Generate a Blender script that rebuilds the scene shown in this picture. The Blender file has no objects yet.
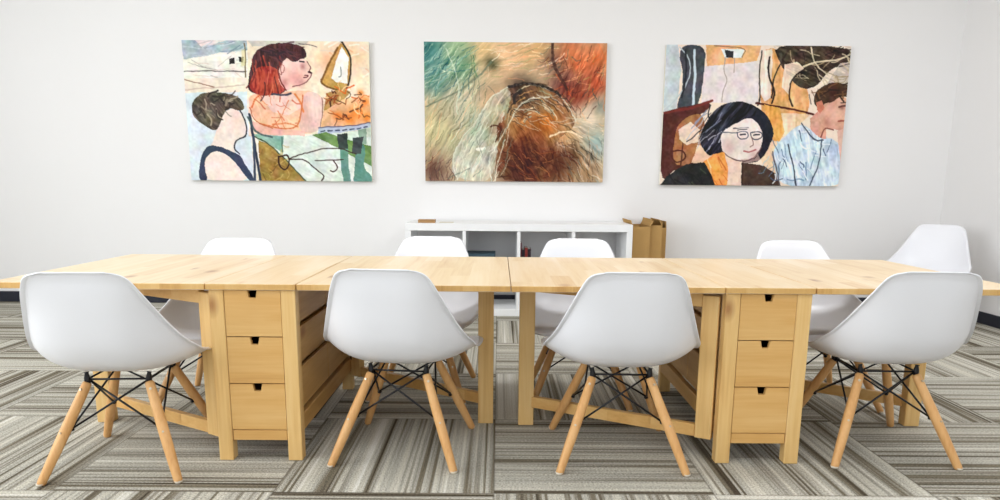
import bpy, bmesh, math, random
import numpy as np
from mathutils import Vector, Matrix

random.seed(7)
scene = bpy.context.scene
COL = scene.collection
U = 1.347                      # the furniture is this much wider and deeper than it is tall in proportion
R = math.radians

# ------------------------------------------------------------------ node helpers
def srgb(c):
    out = []
    for v in c[:3]:
        v = v / 255.0
        out.append(v / 12.92 if v <= 0.04045 else ((v + 0.055) / 1.055) ** 2.4)
    return (out[0], out[1], out[2], 1.0)

class NT:
    def __init__(s, name, rough=0.5, spec=0.5):
        s.m = bpy.data.materials.new(name); s.m.use_nodes = True
        s.t = s.m.node_tree; s.t.nodes.clear()
        s.out = s.t.nodes.new('ShaderNodeOutputMaterial')
        s.b = s.t.nodes.new('ShaderNodeBsdfPrincipled')
        s.b.inputs['Roughness'].default_value = rough
        s.b.inputs['Specular IOR Level'].default_value = spec
        s.t.links.new(s.b.outputs[0], s.out.inputs[0])
    def n(s, typ, **kw):
        nd = s.t.nodes.new(typ)
        for k, v in kw.items(): setattr(nd, k, v)
        return nd
    def l(s, a, b): s.t.links.new(a, b)
    def math(s, op, a, b=None, c=None):
        nd = s.n('ShaderNodeMath', operation=op)
        for i, v in enumerate((a, b, c)):
            if v is None: continue
            if isinstance(v, (int, float)): nd.inputs[i].default_value = v
            else: s.l(v, nd.inputs[i])
        return nd.outputs[0]
    def mix(s, fac, a, b, blend='MIX'):
        nd = s.n('ShaderNodeMix', data_type='RGBA', blend_type=blend)
        for i, v in ((0, fac), (6, a), (7, b)):
            if isinstance(v, (int, float)): nd.inputs[i].default_value = v
            elif isinstance(v, tuple): nd.inputs[i].default_value = v
            else: s.l(v, nd.inputs[i])
        return nd.outputs[2]
    def ramp(s, fac, stops, interp='LINEAR'):
        nd = s.n('ShaderNodeValToRGB'); cr = nd.color_ramp; cr.interpolation = interp
        while len(cr.elements) < len(stops): cr.elements.new(0.5)
        for e, (p, c) in zip(cr.elements, stops): e.position = p; e.color = srgb(c)
        s.l(fac, nd.inputs[0]); return nd.outputs[0]
    def noise(s, vec, scale=5, detail=2, rough=0.5, dist=0.0):
        nd = s.n('ShaderNodeTexNoise'); nd.inputs['Scale'].default_value = scale
        nd.inputs['Detail'].default_value = detail; nd.inputs['Roughness'].default_value = rough
        nd.inputs['Distortion'].default_value = dist
        s.l(vec, nd.inputs['Vector']); return nd.outputs['Fac']
    def comb(s, x, y, z):
        nd = s.n('ShaderNodeCombineXYZ')
        for i, v in enumerate((x, y, z)):
            if isinstance(v, (int, float)): nd.inputs[i].default_value = v
            else: s.l(v, nd.inputs[i])
        return nd.outputs[0]
    def wn(s, v):
        nd = s.n('ShaderNodeTexWhiteNoise', noise_dimensions='3D'); s.l(v, nd.inputs['Vector']); return nd.outputs['Value']
    def bump(s, h, strength=0.3, dist=0.002):
        nd = s.n('ShaderNodeBump'); nd.inputs['Strength'].default_value = strength
        nd.inputs['Distance'].default_value = dist; s.l(h, nd.inputs['Height'])
        s.l(nd.outputs[0], s.b.inputs['Normal'])
    def color(s, c):
        if isinstance(c, tuple): s.b.inputs['Base Color'].default_value = c
        else: s.l(c, s.b.inputs['Base Color'])
    def objxyz(s):
        tc = s.n('ShaderNodeTexCoord'); sp = s.n('ShaderNodeSeparateXYZ'); s.l(tc.outputs['Object'], sp.inputs[0])
        return sp.outputs[0], sp.outputs[1], sp.outputs[2], tc.outputs['Object']

def plain(name, c, rough=0.5, spec=0.5, vary=0.0, scale=4.0, metallic=0.0):
    t = NT(name, rough, spec)
    x, y, z, o = t.objxyz()
    nz = t.noise(o, scale, 3)
    a = srgb(c); d = srgb(tuple(max(0, v * (1 - vary)) for v in c))
    t.color(t.mix(nz, a, d) if vary > 0 else a)
    t.b.inputs['Metallic'].default_value = metallic
    return t.m

def wood(name, grain='z', cols=((233, 205, 152), (222, 187, 128), (205, 163, 102)), stave=0.0, knots=True, rough=0.42, seed=0.0):
    """grain: axis along which the fibres run; stave: width of the glued boards (0 = one board)"""
    t = NT(name, rough, 0.35)
    x, y, z, o = t.objxyz()
    ax = {'x': (x, y, z), 'y': (y, x, z), 'z': (z, x, y)}[grain]
    L, A, B = ax
    A = t.math('ADD', A, seed * 0.37); L = t.math('ADD', L, seed * 0.71)
    tone = 0.5
    off = 0.0
    if stave > 0:
        idx = t.math('FLOOR', t.math('DIVIDE', A, stave))
        seg = t.math('FLOOR', t.math('ADD', t.math('DIVIDE', L, stave * 9.0), t.math('MULTIPLY', idx, 0.37)))
        rnd = t.wn(t.comb(idx, seg, 3.3))
        off = t.math('MULTIPLY', rnd, 17.0); tone = rnd
    Lo = t.math('ADD', L, off)
    v = t.comb(t.math('MULTIPLY', Lo, 1.2), t.math('MULTIPLY', A, 16), t.math('MULTIPLY', B, 16))
    g1 = t.noise(v, 1.0, 4, 0.55, 0.6)
    v2 = t.comb(t.math('MULTIPLY', Lo, 4), t.math('MULTIPLY', A, 110), t.math('MULTIPLY', B, 110))
    g2 = t.noise(v2, 1.0, 2)
    f = t.math('ADD', t.math('MULTIPLY', g1, 0.75), t.math('MULTIPLY', g2, 0.25))
    if stave > 0:
        f = t.math('ADD', t.math('MULTIPLY', f, 0.80), t.math('MULTIPLY', tone, 0.19))
    c = t.ramp(f, ((0.28, cols[0]), (0.52, cols[1]), (0.78, cols[2])))
    if knots:
        vo = t.n('ShaderNodeTexVoronoi'); vo.inputs['Scale'].default_value = 1.0
        t.l(t.comb(t.math('MULTIPLY', Lo, 3.0), t.math('MULTIPLY', A, 5.5), t.math('MULTIPLY', B, 5.5)), vo.inputs['Vector'])
        d = vo.outputs['Distance']
        sep = t.n('ShaderNodeSeparateColor'); t.l(vo.outputs['Color'], sep.inputs[0])
        rare = t.math('GREATER_THAN', sep.outputs[0], 0.42)
        k = t.n('ShaderNodeMapRange'); t.l(d, k.inputs[0])
        k.inputs[1].default_value = 0.03; k.inputs[2].default_value = 0.18; k.inputs[3].default_value = 0.75; k.inputs[4].default_value = 0.0
        c = t.mix(t.math('MULTIPLY', k.outputs[0], rare), c, srgb((150, 92, 48)))
    t.color(c); t.bump(g2, 0.12, 0.001)
    return t.m

# ------------------------------------------------------------------ materials
M = {}
M['shell'] = plain('white_plastic', (234, 234, 238), 0.32, 0.5)
M['wall'] = plain('white_wall_paint', (241, 239, 238), 0.8, 0.2, 0.012, 1.2)
M['ceiling'] = plain('ceiling_paint', (240, 240, 238), 0.9, 0.1)
M['skirt'] = plain('dark_skirting', (38, 40, 52), 0.45, 0.4, 0.1)
M['shelf'] = plain('white_laminate', (243, 243, 243), 0.4, 0.4)
M['steel'] = plain('black_wire', (24, 24, 28), 0.35, 0.5)
M['steel'].node_tree.nodes['Principled BSDF'].inputs['Metallic'].default_value = 0.3
M['screw'] = plain('bright_screw', (205, 190, 165), 0.3, 0.5, metallic=0.8)
M['glide'] = plain('pale_glide', (222, 210, 190), 0.5)
M['top'] = wood('pine_staves_glare', 'y', ((234, 214, 184), (226, 200, 160), (204, 166, 118)), 0.085, True, 0.3)  # paler than the other pine: glare on the tops is mixed into the colour
M['wood'] = wood('pine_upright', 'z', ((236, 202, 144), (227, 186, 120), (204, 154, 88)), 0.0, True, 0.45)
M['woodx'] = wood('pine_across', 'x', ((228, 188, 124), (216, 168, 100), (192, 140, 74)), 0.095, True, 0.45, 2)
M['woody'] = wood('pine_along_shaded', 'y', ((212, 170, 108), (196, 150, 86), (168, 122, 64)), 0.0, True, 0.5, 5)  # darker pine, with the shade of the cabinet sides put into the colour
M['leg'] = wood('beech_dowel', 'z', ((230, 184, 128), (218, 166, 106), (194, 134, 76)), 0.0, False, 0.4, 1)
M['leg_dark'] = wood('dark_brown_dowel', 'z', ((172, 112, 66), (150, 92, 52), (122, 72, 42)), 0.0, False, 0.4, 3)  # darker brown wood, used for the drawer boxes
M['card'] = plain('brown_cardboard', (196, 156, 98), 0.85, 0.1, 0.12, 6)
M['card_dark'] = plain('brown_cardboard_edge', (148, 106, 60), 0.9, 0.1, 0.1, 6)
M['canvas'] = plain('raw_canvas', (236, 231, 218), 0.9, 0.1, 0.03, 30)
M['blue'] = plain('slate_blue_card', (62, 84, 96), 0.6, 0.3, 0.1)
M['maroon'] = plain('maroon_cloth', (98, 34, 42), 0.6, 0.3, 0.1)
M['plum'] = plain('dark_plum_cloth', (52, 34, 44), 0.6, 0.3, 0.1)
M['red'] = plain('dull_red_cloth', (140, 52, 48), 0.6, 0.3, 0.1)
M['paper'] = plain('paper_block', (226, 220, 205), 0.8, 0.1)
M['tan'] = plain('tan_box', (186, 146, 100), 0.6, 0.2, 0.1)
M['beige'] = plain('beige_fabric', (188, 170, 128), 0.9, 0.1, 0.08, 8)

def carpet():
    t = NT('striped_carpet_tiles', 0.95, 0.05)
    x, y, z, o = t.objxyz()
    T = 0.821
    u = t.math('DIVIDE', t.math('ADD', x, 0.06 + T * 20), T); v = t.math('DIVIDE', t.math('ADD', y, 0.28 + T * 20), T)
    iu, iv = t.math('FLOOR', u), t.math('FLOOR', v)
    par = t.math('MODULO', t.math('ADD', iu, iv), 2.0)
    inv = t.math('SUBTRACT', 1.0, par)
    c = t.math('ADD', t.math('MULTIPLY', par, x), t.math('MULTIPLY', inv, y))     # across the stripes
    d = t.math('ADD', t.math('MULTIPLY', par, y), t.math('MULTIPLY', inv, x))     # along the stripes
    tile = t.wn(t.comb(iu, iv, 1.7))
    cs = t.math('ADD', c, t.math('MULTIPLY', tile, 31.0))
    wob = t.noise(t.comb(t.math('MULTIPLY', cs, 8), t.math('MULTIPLY', d, 1.2), tile), 1.0, 1)
    n1 = t.noise(t.comb(t.math('MULTIPLY', cs, 11), t.math('MULTIPLY', d, 0.35), 1.0), 1.0, 1, 0.5)
    n2 = t.noise(t.comb(t.math('MULTIPLY', cs, 38), t.math('MULTIPLY', d, 0.5), 4.0), 1.0, 2, 0.6)
    n3 = t.wn(t.comb(t.math('FLOOR', t.math('MULTIPLY', cs, 95)), 0.5, 2.0))
    f = t.math('ADD', t.math('ADD', t.math('MULTIPLY', n1, 0.50), t.math('MULTIPLY', n2, 0.42)), t.math('MULTIPLY', n3, 0.14))
    col = t.ramp(f, ((0.35, (74, 66, 56)), (0.45, (126, 119, 104)), (0.52, (170, 168, 160)), (0.61, (194, 191, 180)), (0.73, (220, 218, 212))))
    # yarn texture
    yarn = t.noise(t.comb(t.math('MULTIPLY', c, 190), t.math('MULTIPLY', d, 120), 0.0), 1.0, 2, 0.6)
    col = t.mix(0.6, col, t.ramp(yarn, ((0.3, (95, 92, 88)), (0.7, (235, 232, 226)))), 'OVERLAY')
    # seams
    fu = t.math('ABSOLUTE', t.math('SUBTRACT', t.math('FRACT', u), 0.5)); fv = t.math('ABSOLUTE', t.math('SUBTRACT', t.math('FRACT', v), 0.5))
    seam = t.math('GREATER_THAN', t.math('MAXIMUM', fu, fv), 0.4955)
    col = t.mix(t.math('MULTIPLY', seam, 0.45), col, srgb((86, 78, 68)))
    t.color(col)
    t.bump(t.math('ADD', yarn, t.math('MULTIPLY', n2, 0.6)), 0.5, 0.006)
    return t.m
M['carpet'] = carpet()

# ------------------------------------------------------------------ mesh helpers
def link(name, bm, mat, parent=None, smooth=False):
    me = bpy.data.meshes.new(name); bm.normal_update(); bm.to_mesh(me); bm.free()
    for m in (mat if isinstance(mat, (list, tuple)) else [mat]): me.materials.append(m)
    if smooth:
        for p in me.polygons: p.use_smooth = True
    o = bpy.data.objects.new(name, me); COL.objects.link(o)
    if parent: o.parent = parent
    return o

def empty(name, loc=(0, 0, 0), rz=0.0):
    o = bpy.data.objects.new(name, None); COL.objects.link(o)
    o.location = loc; o.rotation_euler = (0, 0, rz); o.empty_display_size = 0.1
    return o

def tag(o, label, cat=None, group=None, kind=None):
    o['label'] = label
    if cat: o['category'] = cat
    if group: o['group'] = group
    if kind: o['kind'] = kind
    return o

def structure(o): o['kind'] = 'structure'; return o

def box(bm, x0, x1, y0, y1, z0, z1, bevel=0.0, mat=None, mi=0):
    vs = [bm.verts.new(Vector(p)) for p in ((x0, y0, z0), (x1, y0, z0), (x1, y1, z0), (x0, y1, z0), (x0, y0, z1), (x1, y0, z1), (x1, y1, z1), (x0, y1, z1))]
    fs = [bm.faces.new([vs[i] for i in q]) for q in ((0, 3, 2, 1), (4, 5, 6, 7), (0, 1, 5, 4), (1, 2, 6, 5), (2, 3, 7, 6), (3, 0, 4, 7))]
    for f in fs: f.material_index = mi
    if mat is not None:
        for v in vs: v.co = mat @ v.co
    if bevel > 0:
        es = list({e for f in fs for e in f.edges})
        bmesh.ops.bevel(bm, geom=es, offset=bevel, segments=1, affect='EDGES', profile=0.5)

def B(name, dims, mat, parent=None, bevel=0.0, M4=None):
    bm = bmesh.new(); box(bm, *dims, bevel=bevel, mat=M4); return link(name, bm, mat, parent)

def prism(bm, pts, axis, a0, a1, mi=0):
    """extrude a polygon given in the two other axes along axis"""
    def P(p, a):
        return Vector((p[0], a, p[1])) if axis == 'y' else (Vector((a, p[0], p[1])) if axis == 'x' else Vector((p[0], p[1], a)))
    v0 = [bm.verts.new(P(p, a0)) for p in pts]; v1 = [bm.verts.new(P(p, a1)) for p in pts]
    n = len(pts)
    f0 = bm.faces.new(v0); f1 = bm.faces.new(v1[::-1]); f0.material_index = mi; f1.material_index = mi
    for i in range(n):
        f = bm.faces.new((v0[i], v1[i], v1[(i + 1) % n], v0[(i + 1) % n])); f.material_index = mi
    bmesh.ops.recalc_face_normals(bm, faces=bm.faces)

def tube(bm, pts, radii, seg=14, caps=True):
    pts = [Vector(p) for p in pts]
    if not isinstance(radii, (list, tuple)): radii = [radii] * len(pts)
    rings = []
    for i, p in enumerate(pts):
        d = (pts[min(i + 1, len(pts) - 1)] - pts[max(i - 1, 0)]).normalized()
        ref = Vector((0, 0, 1)) if abs(d.z) < 0.9 else Vector((1, 0, 0))
        a = d.cross(ref).normalized(); b = d.cross(a).normalized()
        rings.append([bm.verts.new(p + radii[i] * (math.cos(2 * math.pi * k / seg) * a + math.sin(2 * math.pi * k / seg) * b)) for k in range(seg)])
    for r0, r1 in zip(rings, rings[1:]):
        for k in range(seg): bm.faces.new((r0[k], r0[(k + 1) % seg], r1[(k + 1) % seg], r1[k]))
    if caps: bm.faces.new(rings[0][::-1]); bm.faces.new(rings[-1])
    bmesh.ops.recalc_face_normals(bm, faces=bm.faces)

def copy_tree(o, parent=None):
    c = o.copy(); COL.objects.link(c); c.parent = parent
    for ch in list(o.children): copy_tree(ch, c)
    return c

# ------------------------------------------------------------------ the room
WY, RX, LX, FY, H = 3.761, 4.051, -5.9, -5.2, 3.6
def wall(name, dims): return structure(B(name, dims, M['wall']))
structure(B('floor', (LX, RX, FY, WY, -0.05, 0.0), M['carpet']))
structure(B('ceiling', (LX - .1, RX + .1, FY - .1, WY + .1, H, H + 0.08), M['ceiling']))
wall('wall_back', (LX - .1, RX + .1, WY, WY + 0.1, -0.05, H))
wall('wall_right', (RX, RX + 0.1, FY, WY, -0.05, H))
def holed(name, axis, a0, a1, t0, t1, w0, w1, z0, z1):
    bm = bmesh.new()
    for (p, q, r, s) in ((a0, w0, -0.05, H), (w1, a1, -0.05, H), (w0, w1, -0.05, z0), (w0, w1, z1, H)):
        if axis == 'y': box(bm, t0, t1, p, q, r, s)
        else: box(bm, p, q, t0, t1, r, s)
    return structure(link(name, bm, M['wall']))
holed('wall_left', 'y', FY, WY, LX - 0.1, LX, -4.8, 0.6, 1.0, 3.3)
holed('wall_front', 'x', LX, RX, FY - 0.1, FY, -4.8, 3.2, 1.0, 3.3)
BH = 0.10
structure(B('baseboard_back', (LX, RX, WY - 0.015, WY, 0.002, BH), M['skirt'], bevel=0.003))
structure(B('baseboard_right', (RX - 0.015, RX, FY, WY - 0.015, 0.002, BH), M['skirt'], bevel=0.003))
structure(B('baseboard_left', (LX, LX + 0.015, FY, WY - 0.015, 0.002, BH), M['skirt'], bevel=0.003))
def window(name, axis, t, w0, w1, z0, z1, n):
    bm = bmesh.new()
    def bb(p, q, r, s, d=0.03):
        if axis == 'y': box(bm, t - d, t + d, p, q, r, s)
        else: box(bm, p, q, t - d, t + d, r, s)
    bb(w0, w1, z0, z0 + .06); bb(w0, w1, z1 - .06, z1)
    for k in range(n + 1):
        a = w0 + (w1 - w0 - .06) * k / n; bb(a, a + .06, z0 + .06, z1 - .06)
    return structure(link(name, bm, M['shelf']))
window('window_1', 'y', LX - 0.05, -4.8, 0.6, 1.0, 3.3, 4)
window('window_2', 'x', FY - 0.05, -4.8, 3.2, 1.0, 3.3, 4)

# ------------------------------------------------------------------ tables
TW, TD, TH = 1.0235, 0.539, 0.74     # half length, half depth, height
TT = 0.026
M['edge'] = wood('pine_end_grain_shaded', 'z', ((222, 184, 122), (210, 166, 100), (176, 128, 68)), 0.085, False, 0.45, 9)  # end grain tone, deepened with painted shade for the upright edges
def make_table(left_gate):
    t = empty('gateleg_table')
    def P(name, dims, m, bevel=0.0025, parent=None, M4=None): return B(name, dims, m, parent or t, bevel, M4)
    cx = 0.178
    P('center_top', (-cx + .001, cx - .001, -TD, TD, TH - TT, TH), M['top'])
    P('leaf', (-TW + .001, -cx - .002, -TD, TD, TH - TT, TH), M['top'])
    P('leaf', (cx + .0035, TW - .001, -TD, TD, TH - TT, TH), M['top'])
    for o in t.children:
        o.data.materials.append(M['edge'])
        for f in o.data.polygons:
            if abs(f.normal.z) < 0.5: f.material_index = 1
    lw, ld = 0.058, 0.05
    ex, ey = 0.171, TD - 0.0135
    for sx in (-1, 1):
        for sy in (-1, 1):
            xa, xb = sorted((sx * ex, sx * (ex - lw))); ya, yb = sorted((sy * ey, sy * (ey - ld)))
            P('leg', (xa, xb, ya, yb, 0.001, TH - TT - .001), M['wood'])
    # side walls: three boards with open slots between, and a lower rail
    for sx in (-1, 1):
        xa, xb = sorted((sx * (ex - 0.012), sx * (ex - 0.030)))
        ya = ey - ld + .004
        for z0, z1 in ((0.568, TH - TT - .002), (0.398, 0.548), (0.205, 0.378)):
            P('side_board', (xa, xb, -ya, -0.002, z0, z1), M['woody']); P('side_board', (xa, xb, 0.002, ya, z0, z1), M['woody'])
        xa2, xb2 = sorted((sx * (ex - .046), sx * (ex - .052)))
        P('side_panel', (xa2, xb2, -ya, ya, 0.20, TH - TT - .002), M['woody'], 0)
        xa, xb = sorted((sx * (ex - 0.002), sx * (ex - 0.030)))
        P('side_rail', (xa, xb, -ya, ya, 0.115, 0.188), M['woody'])
    # drawers, three at each end
    dx = ex - lw - 0.002
    zs = ((0.525, 0.711), (0.331, 0.521), (0.134, 0.327))
    for sy in (-1, 1):
        for k, (z0, z1) in enumerate(zs):
            bm = bmesh.new()
            f0, f1 = sy * (ey - 0.003), sy * (ey - 0.021)
            sh = 0.0025 if k == 2 else 0.0
            nx, nz = 0.0165, 0.030
            poly = [(-dx, z0), (dx, z0), (dx, z1), (nx + .003, z1), (nx - .003, z1 - nz), (-nx + .003, z1 - nz), (-nx - .003, z1), (-dx, z1)]
            prism(bm, poly, 'y', f0, f1)
            d = link('drawer', bm, M['woodx'], t)
            bm = bmesh.new(); w = dx - 0.016
            ya, yb = sorted((sy * (ey - .0215), sy * 0.03))
            za, zb = z0 + .012, z1 - .045
            prism(bm, [(-w, za), (w, za), (w, zb), (w - .01, zb), (w - .01, za + .008), (-w + .01, za + .008), (-w + .01, zb), (-w, zb)], 'y', ya, yb)
            link('drawer_box', bm, M['leg_dark'], d)
        ya, yb = sorted((sy * (ey - .004), sy * (ey - .028)))
        P('front_rail', (-dx, dx, ya, yb, 0.087, 0.130), M['woodx'])
    # gates: a swinging frame that carries each leaf
    for sx, ly in ((1, -0.035), (-1, -0.055)):
        hy = sx * 0.455
        hx = sx * 0.205
        lx = 0.918 if sx > 0 else -left_gate
        h = Vector((hx, hy, 0)); e = Vector((lx, ly, 0)); d = (e - h); L = d.length; ang = math.atan2(d.y, d.x)
        M4 = Matrix.Translation(h) @ Matrix.Rotation(ang, 4, 'Z')
        g = P('gate_frame', (-0.034, 0.034, -0.020, 0.020, 0.088, 0.694), M['wood'], M4=M4)
        for z0, z1 in ((0.090, 0.143), (0.645, 0.70)):
            P('gate_rail', (0.0345, L - .035, -0.014, 0.014, z0, z1), M['woodx'], parent=g, M4=M4)
        M5 = Matrix.Translation(e)
        P('gate_leg', (-0.036, 0.036, -0.026, 0.026, 0.001, TH - TT - .001), M['wood'], M4=M5)
        for z in (0.2, 0.6):
            bm = bmesh.new(); tube(bm, [(sx * 0.171, hy, z - .02), (sx * 0.171, hy, z + .02)], 0.004, 8)
            link('hinge', bm, M['steel'], g)
    return t

t1 = make_table(0.893); t1.location = (-TW, TD, 0)
tag(t1, 'light pine gateleg table on the left, knotty drawer fronts', 'table', 'pine gateleg tables pushed end to end')
t2 = make_table(0.938); t2.location = (TW + 0.0012, TD, 0)
tag(t2, 'light pine gateleg table on the right, end nearest the corner', 'table', 'pine gateleg tables pushed end to end')

# ------------------------------------------------------------------ chairs
PROF = np.array([  # y, z, half width, edge lift, s
    (-.268, .820, .078, .000), (-.267, .815, .100, .001), (-.265, .804, .115, .003), (-.261, .786, .126, .007), (-.252, .735, .144, .018),
    (-.238, .665, .164, .038), (-.222, .590, .185, .060), (-.200, .515, .205, .082), (-.162, .450, .220, .096),
    (-.105, .414, .226, .090), (-.030, .402, .228, .074), (.050, .406, .227, .054), (.120, .420, .224, .032), (.175, .431, .217, .014),
    (.212, .433, .205, .004), (.236, .424, .186, -.002), (.246, .408, .156, -.004), (.247, .400, .116, -.002)])
def catmull(P, n):
    out = []
    d = np.r_[0, np.cumsum(np.sqrt(np.linalg.norm(np.diff(P[:, :2], axis=0), axis=1) + 1e-4))]
    d = d / d[-1]
    m = np.zeros_like(P)
    for i in range(len(P)):
        a, b = max(i - 1, 0), min(i + 1, len(P) - 1); m[i] = (P[b] - P[a]) / (d[b] - d[a])
    for s in np.linspace(0, 1, n):
        i = min(np.searchsorted(d, s, 'right') - 1, len(P) - 2); h = d[i + 1] - d[i]; t = (s - d[i]) / h
        out.append((2*t**3-3*t**2+1)*P[i] + (t**3-2*t**2+t)*h*m[i] + (-2*t**3+3*t**2)*P[i+1] + (t**3-t**2)*h*m[i+1])
    return np.array(out)

def shell_mesh():
    C = catmull(PROF, 60); n = len(C); T = 30
    tan = np.gradient(C[:, :2], axis=0); tan /= np.linalg.norm(tan, axis=1)[:, None]
    nor = np.c_[-tan[:, 1], tan[:, 0]]            # towards the sitter
    nor = np.where((nor[:, 0] + nor[:, 1] < 0)[:, None], -nor, nor)
    ker = np.exp(-(np.arange(-10, 11) / 5.0) ** 2); ker /= ker.sum()
    nor = np.stack([np.convolve(np.pad(nor[:, k], 10, mode='edge'), ker, 'valid') for k in (0, 1)], 1)
    nor /= np.linalg.norm(nor, axis=1)[:, None]
    bm = bmesh.new(); grid = []
    ts = [math.sin(math.pi / 2 * (2 * j / T - 1)) * 0.55 + (2 * j / T - 1) * 0.45 for j in range(T + 1)]
    for i in range(-1, n + 1):
        k = min(max(i, 0), n - 1); y, z, w, lf = C[k]; row = []
        for j in range(-1, T + 2):
            t = ts[min(max(j, 0), T)]
            x = w * t; L = lf * abs(t) ** 3.1
            yy = y + nor[k, 0] * L; zz = z + nor[k, 1] * L
            if j < 0 or j > T:                    # rolled lip along the sides
                x += 0.009 * (1 if j > T else -1); yy -= nor[k, 0] * .006; zz -= nor[k, 1] * .006
            if i < 0: yy -= tan[k, 0] * .004 + nor[k, 0] * .008; zz -= tan[k, 1] * .004 + nor[k, 1] * .008
            if i >= n: yy -= nor[k, 0] * .004; zz -= .003
            row.append(bm.verts.new((x * U, yy * U, zz)))
        grid.append(row)
    for a, b in zip(grid, grid[1:]):
        for j in range(len(a) - 1): bm.faces.new((a[j], a[j + 1], b[j + 1], b[j]))
    bmesh.ops.recalc_face_normals(bm, faces=bm.faces)
    return bm

def make_chair():
    t = empty('shell_chair')
    sh = link('seat_shell', shell_mesh(), M['shell'], t, True)
    md = sh.modifiers.new('thick', 'SOLIDIFY'); md.thickness = 0.006; md.offset = 0
    F, TP, ZT = 0.187, 0.086, 0.362
    foot = {}; head = {}
    for sx in (-1, 1):
        for sy in (-1, 1):
            f = Vector((sx * F * U, sy * (F + .004) * U, 0.004)); h = Vector((sx * TP * U, (sy * .088 - .0) * U, ZT))
            foot[sx, sy], head[sx, sy] = f, h
            bm = bmesh.new()
            tube(bm, [f.lerp(h, s) for s in (0, .02, .35, .6, .9, .985, 1)], [.0150, .0160, .0195, .0200, .0180, .0172, .014], 20)
            lg = link('leg', bm, M['leg'], t, True)
            bm = bmesh.new(); tube(bm, [f - Vector((0, 0, .003)), f + Vector((0, 0, .006))], [.013, .0165], 14); link('glide', bm, M['glide'], lg, True)
            for s, r in ((0.50, .0042), (0.93, .0048)):
                bm = bmesh.new()
                p = f.lerp(h, s); out = Vector((sx * .25, sy, 0.25)).normalized()
                tube(bm, [p + out * .015, p + out * .0235], [r + .001, r], 8)
                link('screw', bm, M['screw'], lg)
    r = 0.0042
    inner = lambda p: Vector((p.x * .93, p.y * .93, p.z))
    for a, b in (((-1, -1), (1, -1)), ((1, -1), (1, 1)), ((1, 1), (-1, 1)), ((-1, 1), (-1, -1))):
        for p, q in ((a, b), (b, a)):
            lo = foot[p].lerp(head[p], 0.52); hi = head[q] + Vector((0, 0, 0.004))
            bm = bmesh.new(); tube(bm, [inner(lo), inner(hi)], r, 8); link('brace_rod', bm, M['steel'], t, True)
        bm = bmesh.new(); tube(bm, [head[a] + Vector((0, 0, .012)), head[b] + Vector((0, 0, .012))], r, 8); link('top_rod', bm, M['steel'], t, True)
    for k in foot:
        h = head[k]; bm = bmesh.new()
        up = Vector((k[0] * .088 * U, k[1] * .086 * U, 0.402))
        tube(bm, [h - Vector((0, 0, .012)), h + Vector((0, 0, .018)), h.lerp(up, .6) + Vector((0, 0, .012)), up], [.011, .0115, .007, .011], 10)
        link('mount_bracket', bm, M['steel'], t, True)
        lo = foot[k].lerp(h, .52); bm = bmesh.new(); tube(bm, [(lo.x * .975, lo.y * .975, lo.z), (lo.x * .89, lo.y * .89, lo.z)], [.009, .009], 8)
        link('rod_bolt', bm, M['steel'], t, True)
    return t

CHAIRS = [
 (-1.535, 0.035, 4, 'white shell chair backing to camera, first from left along near side', 'near'),
 (-0.445, 0.185, -6, 'white shell chair backing to camera, second from left along near side', 'near'),
 (0.455, 0.150, -1, 'white shell chair backing to camera, third from left along near side', 'near'),
 (1.588, 0.230, -1, 'white shell chair backing to camera, rightmost along near side', 'near'),
 (-1.490, 0.82, 180, 'white shell chair facing camera behind table, farthest left of the far side', 'far'),
 (-0.460, 1.04, 176, 'white shell chair facing camera, in front of the left end of white shelf', 'far'),
 (0.388, 0.95, 177, 'white shell chair facing camera in front of shelf, near the cardboard boxes', 'far'),
 (1.645, 0.93, 182, 'white shell chair facing camera behind the right table under the right painting', 'far'),
 (3.40, 2.90, 132, 'white shell chair standing apart in the corner, turned sideways by right wall', None)]
proto = make_chair()
for i, (x, y, a, lab, g) in enumerate(CHAIRS):
    c = proto if i == 0 else copy_tree(proto)
    c.location = (x, y, 0); c.rotation_euler = (0, 0, R(a)); tag(c, lab, 'chair')
    c['group'] = {'near': 'chairs along the near side of the tables', 'far': 'chairs along the far side of the tables', None: 'chairs away from the tables'}[g]
    if not g: del c['group']

# ------------------------------------------------------------------ shelf unit
SX0, SX1, SY, SD, SH = -0.843, 1.092, 3.205, 0.53, 0.797
sh = empty('shelf_unit', ((SX0 + SX1) / 2, SY, 0))
tag(sh, 'low white open cube shelf against the wall under the paintings', 'shelf')
hw = (SX1 - SX0) / 2
B('top_board', (-hw, hw, 0, SD, SH - .062, SH), M['shelf'], sh, .002)
B('bottom_board', (-hw, hw, 0, SD, 0.002, 0.062), M['shelf'], sh, .002)
for s in (-1, 1):
    xa, xb = sorted((s * hw, s * (hw - .05))); B('side_board', (xa, xb, 0.0, SD, .0625, SH - .0625), M['shelf'], sh, .001)
cell = (2 * hw - .10 + .028) / 4
xs = [-hw + .05 + cell * k - .028 for k in (1, 2, 3)]
for xd in xs: B('divider', (xd, xd + .028, 0.004, SD - .004, .0625, SH - .0625), M['shelf'], sh, .001)
MZ = 0.415
edges = [-hw + .05] + [v for xd in xs for v in (xd, xd + .028)] + [hw - .05]
for k in range(4): B('middle_shelf', (edges[2 * k] + .0005, edges[2 * k + 1] - .0005, 0.006, SD - .006, MZ - .028, MZ), M['shelf'], sh, .001)
scx = (SX0 + SX1) / 2

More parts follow.
